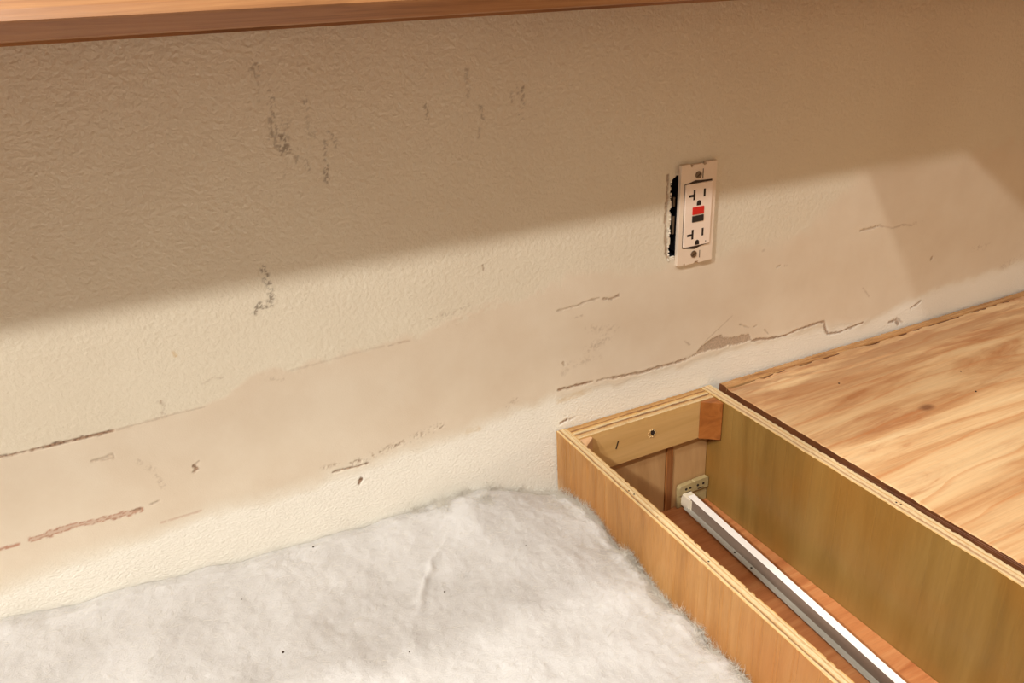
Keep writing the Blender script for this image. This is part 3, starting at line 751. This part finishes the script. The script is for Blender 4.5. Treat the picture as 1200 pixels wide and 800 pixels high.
# ---------------------------------------------------------------- electrical outlet
def outlet():
    rt = empty('electrical_outlet', (0.509, 0.0, ZC - 0.217), 'white electrical outlet without a cover plate, red and black buttons, mounted in the wall', 'outlet')
    wh = plain('outlet_white', srgb(228, 210, 190), 0.4, noise_amt=0.06)
    wf = plain('outlet_face_white', srgb(238, 220, 204), 0.3, noise_amt=0.04)
    metal = plain('screw_metal', srgb(120, 104, 86), 0.35, 0.8)
    # plate outline with notches and tab top and bottom, punched opening for the face
    zt, zb, x0, x1 = ZC - 0.1635, ZC - 0.2700, 0.4862, 0.5325
    y0, y1 = -0.0052, -0.0006
    out = [(x0, zb + 0.001), (x0 + 0.0085, zb), (x0 + 0.0090, zb + 0.0022), (x0 + 0.0110, zb + 0.0022), (x0 + 0.0115, zb), (x0 + 0.023, zb + 0.0002), (x0 + 0.0235, zb + 0.0022), (x0 + 0.028, zb + 0.0022), (x0 + 0.0285, zb),
           (x1, zb + 0.0006), (x1, zt), (x0 + 0.0325, zt), (x0 + 0.0320, zt - 0.0026), (x0 + 0.0290, zt - 0.0026), (x0 + 0.0285, zt - 0.0010), (x0 + 0.0160, zt - 0.0010), (x0 + 0.0155, zt - 0.0030), (x0 + 0.0130, zt - 0.0030), (x0 + 0.0125, zt), (x0 + 0.001, zt)]
    bm = bmesh.new(); add_prism(bm, out, 'y', y0, y1)
    pl_ = link_mesh('mounting_plate', bm_mesh(bm), wh, rt, bevel=0.0005)
    # device body behind the plate (dark) and the box in the wall
    body = plain('outlet_body_dark', srgb(34, 32, 36), 0.5)
    box('device_body', 0.4905, 0.5285, -0.0004, 0.030, ZC - 0.2560, ZC - 0.1780, body, rt)
    bxm = plain('wall_box_blue_black', srgb(24, 26, 36), 0.6)
    bm = bmesh.new()
    a0, a1, b0, b1 = 0.4770, 0.5350, 1.0395, 1.1285
    add_box(bm, a0, a1, 0.052, 0.054, b0, b1); add_box(bm, a0 - 0.002, a0, 0.0035, 0.054, b0, b1); add_box(bm, a1, a1 + 0.002, 0.0035, 0.054, b0, b1)
    add_box(bm, a0, a1, 0.0035, 0.052, b0 - 0.002, b0); add_box(bm, a0, a1, 0.0035, 0.052, b1, b1 + 0.002)
    link_mesh('wall_box', bm_mesh(bm), bxm, rt, label='dark box inside the wall opening')
    # side ears with metal bits visible in the gap
    box('side_clamp', 0.4832, 0.4860, 0.001, 0.010, ZC - 0.2350, ZC - 0.2160, metal, rt, bevel=0.0003)
    box('side_clamp', 0.4832, 0.4860, 0.001, 0.010, ZC - 0.2060, ZC - 0.1960, metal, rt, bevel=0.0003)
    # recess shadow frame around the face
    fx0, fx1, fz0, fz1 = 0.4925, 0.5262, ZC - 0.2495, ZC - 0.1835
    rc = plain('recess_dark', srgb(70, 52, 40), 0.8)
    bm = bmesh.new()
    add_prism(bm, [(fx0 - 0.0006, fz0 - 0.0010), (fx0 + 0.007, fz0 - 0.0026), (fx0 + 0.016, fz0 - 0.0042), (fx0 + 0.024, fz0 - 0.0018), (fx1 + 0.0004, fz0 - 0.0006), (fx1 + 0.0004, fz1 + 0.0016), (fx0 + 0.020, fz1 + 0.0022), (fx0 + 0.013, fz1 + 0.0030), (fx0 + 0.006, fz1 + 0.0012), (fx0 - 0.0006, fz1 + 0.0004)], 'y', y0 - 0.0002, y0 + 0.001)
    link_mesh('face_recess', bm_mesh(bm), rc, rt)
    # face, proud of the plate, leaning slightly forward at the bottom left
    bm = bmesh.new()
    yf = y0 - 0.0020
    n = 4
    pts = []
    for cx, cz, a0_ in ((fx1 - 0.001, fz1 - 0.001, 0), (fx0 + 0.001, fz1 - 0.001, 90), (fx0 + 0.001, fz0 + 0.001, 180), (fx1 - 0.001, fz0 + 0.001, 270)):
        for k in range(n + 1):
            a = math.radians(a0_ + 90 * k / n); pts.append((cx + 0.001 * math.cos(a), cz + 0.001 * math.sin(a)))
    add_prism(bm, pts, 'y', yf, y0 + 0.0006)
    face = link_mesh('outlet_face', bm_mesh(bm), wf, rt, bevel=0.0003)
    def hole(pts, name='slot', mt=dark_hole, dy=0.00012, par=face, lab=None, bev=0):
        bm = bmesh.new(); add_prism(bm, pts, 'y', yf - dy, yf + 0.0008)
        return link_mesh(name, bm_mesh(bm), mt, par, label=lab, bevel=bev)
    def rect(cx, cz, w, h): return [(cx - w / 2, cz - h / 2), (cx + w / 2, cz - h / 2), (cx + w / 2, cz + h / 2), (cx - w / 2, cz + h / 2)]
    for zc_ in (ZC - 0.1950, ZC - 0.2365):
        xl, xr_ = 0.5030, 0.5162
        # sideways T
        T = [(xl - 0.0010 + a, zc_ + b) for a, b in ((0, -0.0054), (0.0025, -0.0054), (0.0025, 0.0050), (0, 0.0050), (0, 0.0006), (-0.0056, 0.0006), (-0.0056, -0.0020), (0, -0.0020))]
        hole(T)
        hole(rect(xr_, zc_ + 0.0008, 0.0024, 0.0082))
        cg, zg = 0.5096, zc_ - (0.0094 if zc_ > ZC - 0.21 else 0.0100)
        hole([(cg - 0.0028, zg - 0.0022), (cg + 0.0028, zg - 0.0022)] + [(cg + 0.0028 * math.cos(a), zg + 0.0004 + 0.0028 * math.sin(a)) for a in np.linspace(0, math.pi, 8)], 'ground_hole')
    hole(rect(0.5090, ZC - 0.2118, 0.0145, 0.0078), 'reset_button', plain('button_red', srgb(206, 26, 18), 0.4, noise_amt=0.05), 0.0009, lab='red button', bev=0.0004)
    hole(rect(0.5090, ZC - 0.2203, 0.0145, 0.0066), 'test_button', plain('button_black', srgb(20, 16, 18), 0.4), 0.0009, lab='black button', bev=0.0004)
    hole([(0.5208 + 0.0007 * math.cos(a), ZC - 0.2465 + 0.0007 * math.sin(a)) for a in np.linspace(0, 6.28, 9)[:-1]], 'indicator_light')
    for cx, cz in ((0.5088, ZC - 0.1755), (0.5075, ZC - 0.2590)):
        bm = bmesh.new(); add_cyl(bm, (cx, cz), 0.0037, 'y', y0 - 0.0011, y0 + 0.0006, 20)
        s_ = link_mesh('screw', bm_mesh(bm), metal, rt, bevel=0.0004)
        bm = bmesh.new(); add_prism(bm, [(cx - 0.0024, cz - 0.0012), (cx - 0.0018, cz - 0.0018), (cx + 0.0024, cz + 0.0012), (cx + 0.0018, cz + 0.0018)], 'y', y0 - 0.00125, y0 - 0.0008)
        link_mesh('screw_slot', bm_mesh(bm), dark_hole, s_)
    # raised tab line beside the screws
    box('tab', 0.5142, 0.5148, y0 - 0.0004, y0, ZC - 0.1800, ZC - 0.1700, rc, rt, bevel=0)
    box('tab', 0.5150, 0.5156, y0 - 0.0004, y0, ZC - 0.2640, ZC - 0.2560, rc, rt, bevel=0)
    # crumbs of broken plaster stuck along the opening
    bm = bmesh.new()
    r2 = random.Random(4)
    for k in range(46):
        z = ZC - 0.178 - 0.088 * r2.random(); x = 0.4790 - 0.0016 * r2.random() ** 2
        if r2.random() < 0.25: x, z = 0.4815 + 0.004 * r2.random(), ZC - 0.2585 - 0.003 * r2.random()
        s_ = 0.0004 + 0.0009 * r2.random()
        mt = Matrix.Translation((x, -0.0003, z)) @ Matrix.Rotation(r2.random() * 6, 4, Vector((r2.random(), r2.random(), 1)).normalized())
        bmesh.ops.create_icosphere(bm, subdivisions=1, radius=s_, matrix=mt)
    o = link_mesh('plaster_crumbs', bm_mesh(bm), plain('plaster', srgb(232, 224, 208), 0.9), rt)
    o['kind'] = 'stuff'
outlet()

# ---------------------------------------------------------------- insulation
def insulation():
    t = NT('white_fibreglass', 0.95)
    n1 = t.noise(t.coord(), 60, 4, 0.6); n2 = t.noise(t.coord(), 14, 3, 0.5)
    c = t.mix(t.ramp(n2, [(0.35, 0.0), (0.7, 1.0)]), srgb(194, 191, 188), srgb(206, 204, 202))
    c = t.mix(0.18, c, t.ramp(n1, [(0.3, 0.75), (0.6, 1.0)]), 'MULTIPLY')
    t.col(c); t.b.inputs['Specular IOR Level'].default_value = 0.15
    t.b.inputs['Subsurface Weight'].default_value = 0.35; t.b.inputs['Subsurface Radius'].default_value = (0.006, 0.006, 0.0055); t.b.inputs['Subsurface Scale'].default_value = 1.0
    t.bump(t.noise(t.coord(), 420, 5, 0.75, 1.0), 0.6, 0.0020)
    X0, X1, Y0, Y1 = -0.42, 0.3375, -0.60, -0.0012
    st = 0.0019
    xs = np.arange(X0, X1 + 1e-6, st); ys = np.arange(Y0, Y1 + 1e-6, st)
    X, Y = np.meshgrid(xs, ys, indexing='ij')
    def height(X, Y):
        xk = [-0.4, -0.18, 0.0, 0.12, 0.22, 0.28, 0.34]
        back_ = np.interp(X, xk, [0.862, 0.857, 0.846, 0.838, 0.837, 0.826, 0.810])
        front = np.interp(X, xk, [0.842, 0.838, 0.832, 0.827, 0.822, 0.816, 0.806])
        base = back_ + (front - back_) * np.clip(-Y / 0.20, 0, 1) ** 1.3
        base = base - 0.006 * np.clip((X - 0.325) / 0.014, 0, 1) ** 2
        # falls away a little towards the wall near the cabinet, hump just in front
        hump = np.exp(-((X - 0.235) / 0.055) ** 2 - ((Y + 0.045) / 0.05) ** 2) * 0.008
        wallfall = np.clip((Y + 0.02) / 0.02, 0, 1) * 0.008
        back = np.clip((X - 0.25) / 0.06, 0, 1) * np.clip((Y + 0.06) / 0.06, 0, 1) * 0.010
        # long crease running from the hump toward the front left
        dl = (X - 0.150) - (Y + 0.10) * 0.75 - 4.0 * (Y + 0.10) ** 2 + (fbm(X * 60, Y * 60, 95, 2) - 0.5) * 0.012
        crease = 0.0032 * np.exp(-(dl / 0.004) ** 2) * np.exp(-((Y + 0.10) / 0.032) ** 2)
        w1 = (fbm(X * 9, Y * 9, 81, 3) - 0.5) * 0.016
        w2 = (fbm(X * 42, Y * 42, 85, 3) - 0.5) * (0.0040 + 0.014 * np.clip((X - 0.315) / 0.02, 0, 1))
        w3 = (fbm(X * 230, Y * 230, 89, 3) - 0.5) * 0.0014
        return base + hump - wallfall - back + crease + w1 + w2 + w3
    Z = height(X, Y)
    nx, ny = X.shape
    V = np.stack([X, Y, Z], -1).reshape(-1, 3)
    ii, jj = np.meshgrid(np.arange(nx - 1), np.arange(ny - 1), indexing='ij')
    a = (ii * ny + jj).ravel(); F = np.stack([a, a + ny, a + ny + 1, a + 1], -1).tolist()
    V = V.tolist(); b = len(V)
    V += [(X0, Y0, 0.0), (X1, Y0, 0.0), (X1, Y1, 0.0), (X0, Y1, 0.0)]
    F.append([i * ny for i in reversed(range(nx))] + [b, b + 1])
    F.append([(nx - 1) * ny + j for j in reversed(range(ny))] + [b + 1, b + 2])
    F.append([i * ny + ny - 1 for i in range(nx)] + [b + 2, b + 3])
    F.append([j for j in range(ny)] + [b + 3, b])
    F.append([b + 3, b + 2, b + 1, b])
    me = bpy.data.meshes.new('insulation_batt'); me.from_pydata(V, [], F)
    o = link_mesh('insulation_batt', me, t.m, origin=(-0.04, -0.30, 0.0), smooth=True)
    o['label'] = 'fluffy white fibreglass insulation filling the gap beside the narrow cabinet'; o['category'] = 'insulation'
    # loose fibres: short curved strands on the surface
    N = 52000
    r = np.random.default_rng(5)
    fx = r.uniform(-0.22, X1 - 0.001, N); fy = r.uniform(-0.42, Y1 - 0.001, N)
    ne = 9000                                   # extra on the shoulder beside the cabinet and on the hump
    fx[:ne] = r.uniform(0.30, X1 - 0.001, ne); fy[ne:ne + 5000] = r.uniform(-0.09, -0.002, 5000)
    # tangled tufts along the cabinet and the wall
    cen = [(0.334, -0.012), (0.330, -0.03), (0.336, -0.045), (0.326, -0.015), (0.336, -0.150), (0.335, -0.158), (0.333, -0.142), (0.336, -0.09), (0.336, -0.20), (0.336, -0.25), (0.336, -0.115), (0.315, -0.006), (0.29, -0.004), (0.26, -0.004), (0.225, -0.004), (0.20, -0.005), (0.175, -0.006), (0.336, -0.27), (0.336, -0.30), (0.336, -0.225), (0.20, -0.02), (0.24, -0.03), (0.336, -0.06), (0.334, -0.075), (0.336, -0.17), (0.335, -0.185)]
    nt = 190; tuft = np.zeros(N, bool)
    for q, (ux, uy) in enumerate(cen):
        sl = slice(12000 + q * nt, 12000 + (q + 1) * nt)
        fx[sl] = np.minimum(ux + r.normal(0, 0.004, nt), 0.3375); fy[sl] = np.minimum(uy + r.normal(0, 0.005, nt), -0.0018); tuft[sl] = True
    fz = height(fx, fy)
    L = r.uniform(0.003, 0.011, N) * (1 + 0.9 * (r.random(N) < 0.05)); L[:ne] *= 1.25
    ang = r.uniform(0, 6.283, N); up = r.uniform(-0.15, 0.45, N)
    curl = r.uniform(-1.4, 1.4, N)
    L[tuft] = r.uniform(0.005, 0.017, tuft.sum()); up[tuft] = r.uniform(0.1, 1.35, tuft.sum())
    dx = np.cos(ang) * np.cos(up); dy = np.sin(ang) * np.cos(up); dz = np.sin(up)
    S = 4
    P = np.zeros((N, S, 3)); P[:, 0] = np.stack([fx, fy, fz - 0.0006], -1)
    for k in range(1, S):
        ca_, sa_ = np.cos(curl * k * 0.4), np.sin(curl * k * 0.4)
        d = np.stack([dx * ca_ - dy * sa_, dx * sa_ + dy * ca_, dz - 0.12 * k], -1)
        P[:, k] = P[:, k - 1] + d * (L / (S - 1))[:, None]
    P[..., 0] = np.minimum(P[..., 0], 0.3384); P[..., 1] = np.minimum(P[..., 1], -0.0016)
    Rr = r.uniform(0.00005, 0.00011, N); Rr[tuft] *= 1.6; Rr[r.random(N) < 0.03] *= 1.8
    tri = np.array([[0, 0, 1], [0.87, 0, -0.5], [-0.87, 0, -0.5]])
    side = np.stack([-np.sin(ang), np.cos(ang), np.zeros(N)], -1)
    verts = np.zeros((N, S, 3, 3))
    for q in range(3):
        off = side * tri[q, 0] + np.array([0, 0, 1.0]) * tri[q, 2]
        for k in range(S):
            verts[:, k, q] = P[:, k] + off * (Rr * (1 - 0.6 * k / (S - 1)))[:, None]
    V = verts.reshape(-1, 3)
    base = (np.arange(N) * S * 3)[:, None, None]
    fc = []
    for k in range(S - 1):
        for q in range(3):
            q2 = (q + 1) % 3; fc.append([k * 3 + q, k * 3 + q2, (k + 1) * 3 + q2, (k + 1) * 3 + q])
    F = (base + np.array(fc)[None]).reshape(-1, 4)
    me = bpy.data.meshes.new('loose_fibres')
    me.vertices.add(len(V)); me.vertices.foreach_set('co', V.astype(np.float32).ravel())
    nf = len(F); me.loops.add(nf * 4); me.loops.foreach_set('vertex_index', F.astype(np.int32).ravel())
    me.polygons.add(nf); me.polygons.foreach_set('loop_start', np.arange(nf, dtype=np.int32) * 4); me.polygons.foreach_set('loop_total', np.full(nf, 4, np.int32))
    me.update(calc_edges=True)
    f = NT('glass_fibre', 0.7); f.col(srgb(216, 210, 198)); f.b.inputs['Specular IOR Level'].default_value = 0.3
    lf = link_mesh('loose_fibres', me, f.m, o)
    lf['kind'] = 'stuff'
    # dirt specks and a yellowish fleck caught in the fibres
    bm = bmesh.new()
    for x, y, s_ in ((0.020, -0.13, 0.0011), (0.16, -0.12, 0.0008), (0.11, -0.17, 0.0006), (0.07, -0.02, 0.0009), (0.25, -0.10, 0.0006), (0.0, -0.06, 0.0005)):
        z = float(height(np.array([x]), np.array([y]))[0])
        bmesh.ops.create_icosphere(bm, subdivisions=1, radius=s_, matrix=Matrix.Translation((x, y, z + s_ * 0.4)))
    d_ = link_mesh('dirt_speck', bm_mesh(bm), plain('dirt', srgb(66, 52, 42), 0.9), o, label='dark specks of dirt')
    d_['kind'] = 'stuff'
insulation()
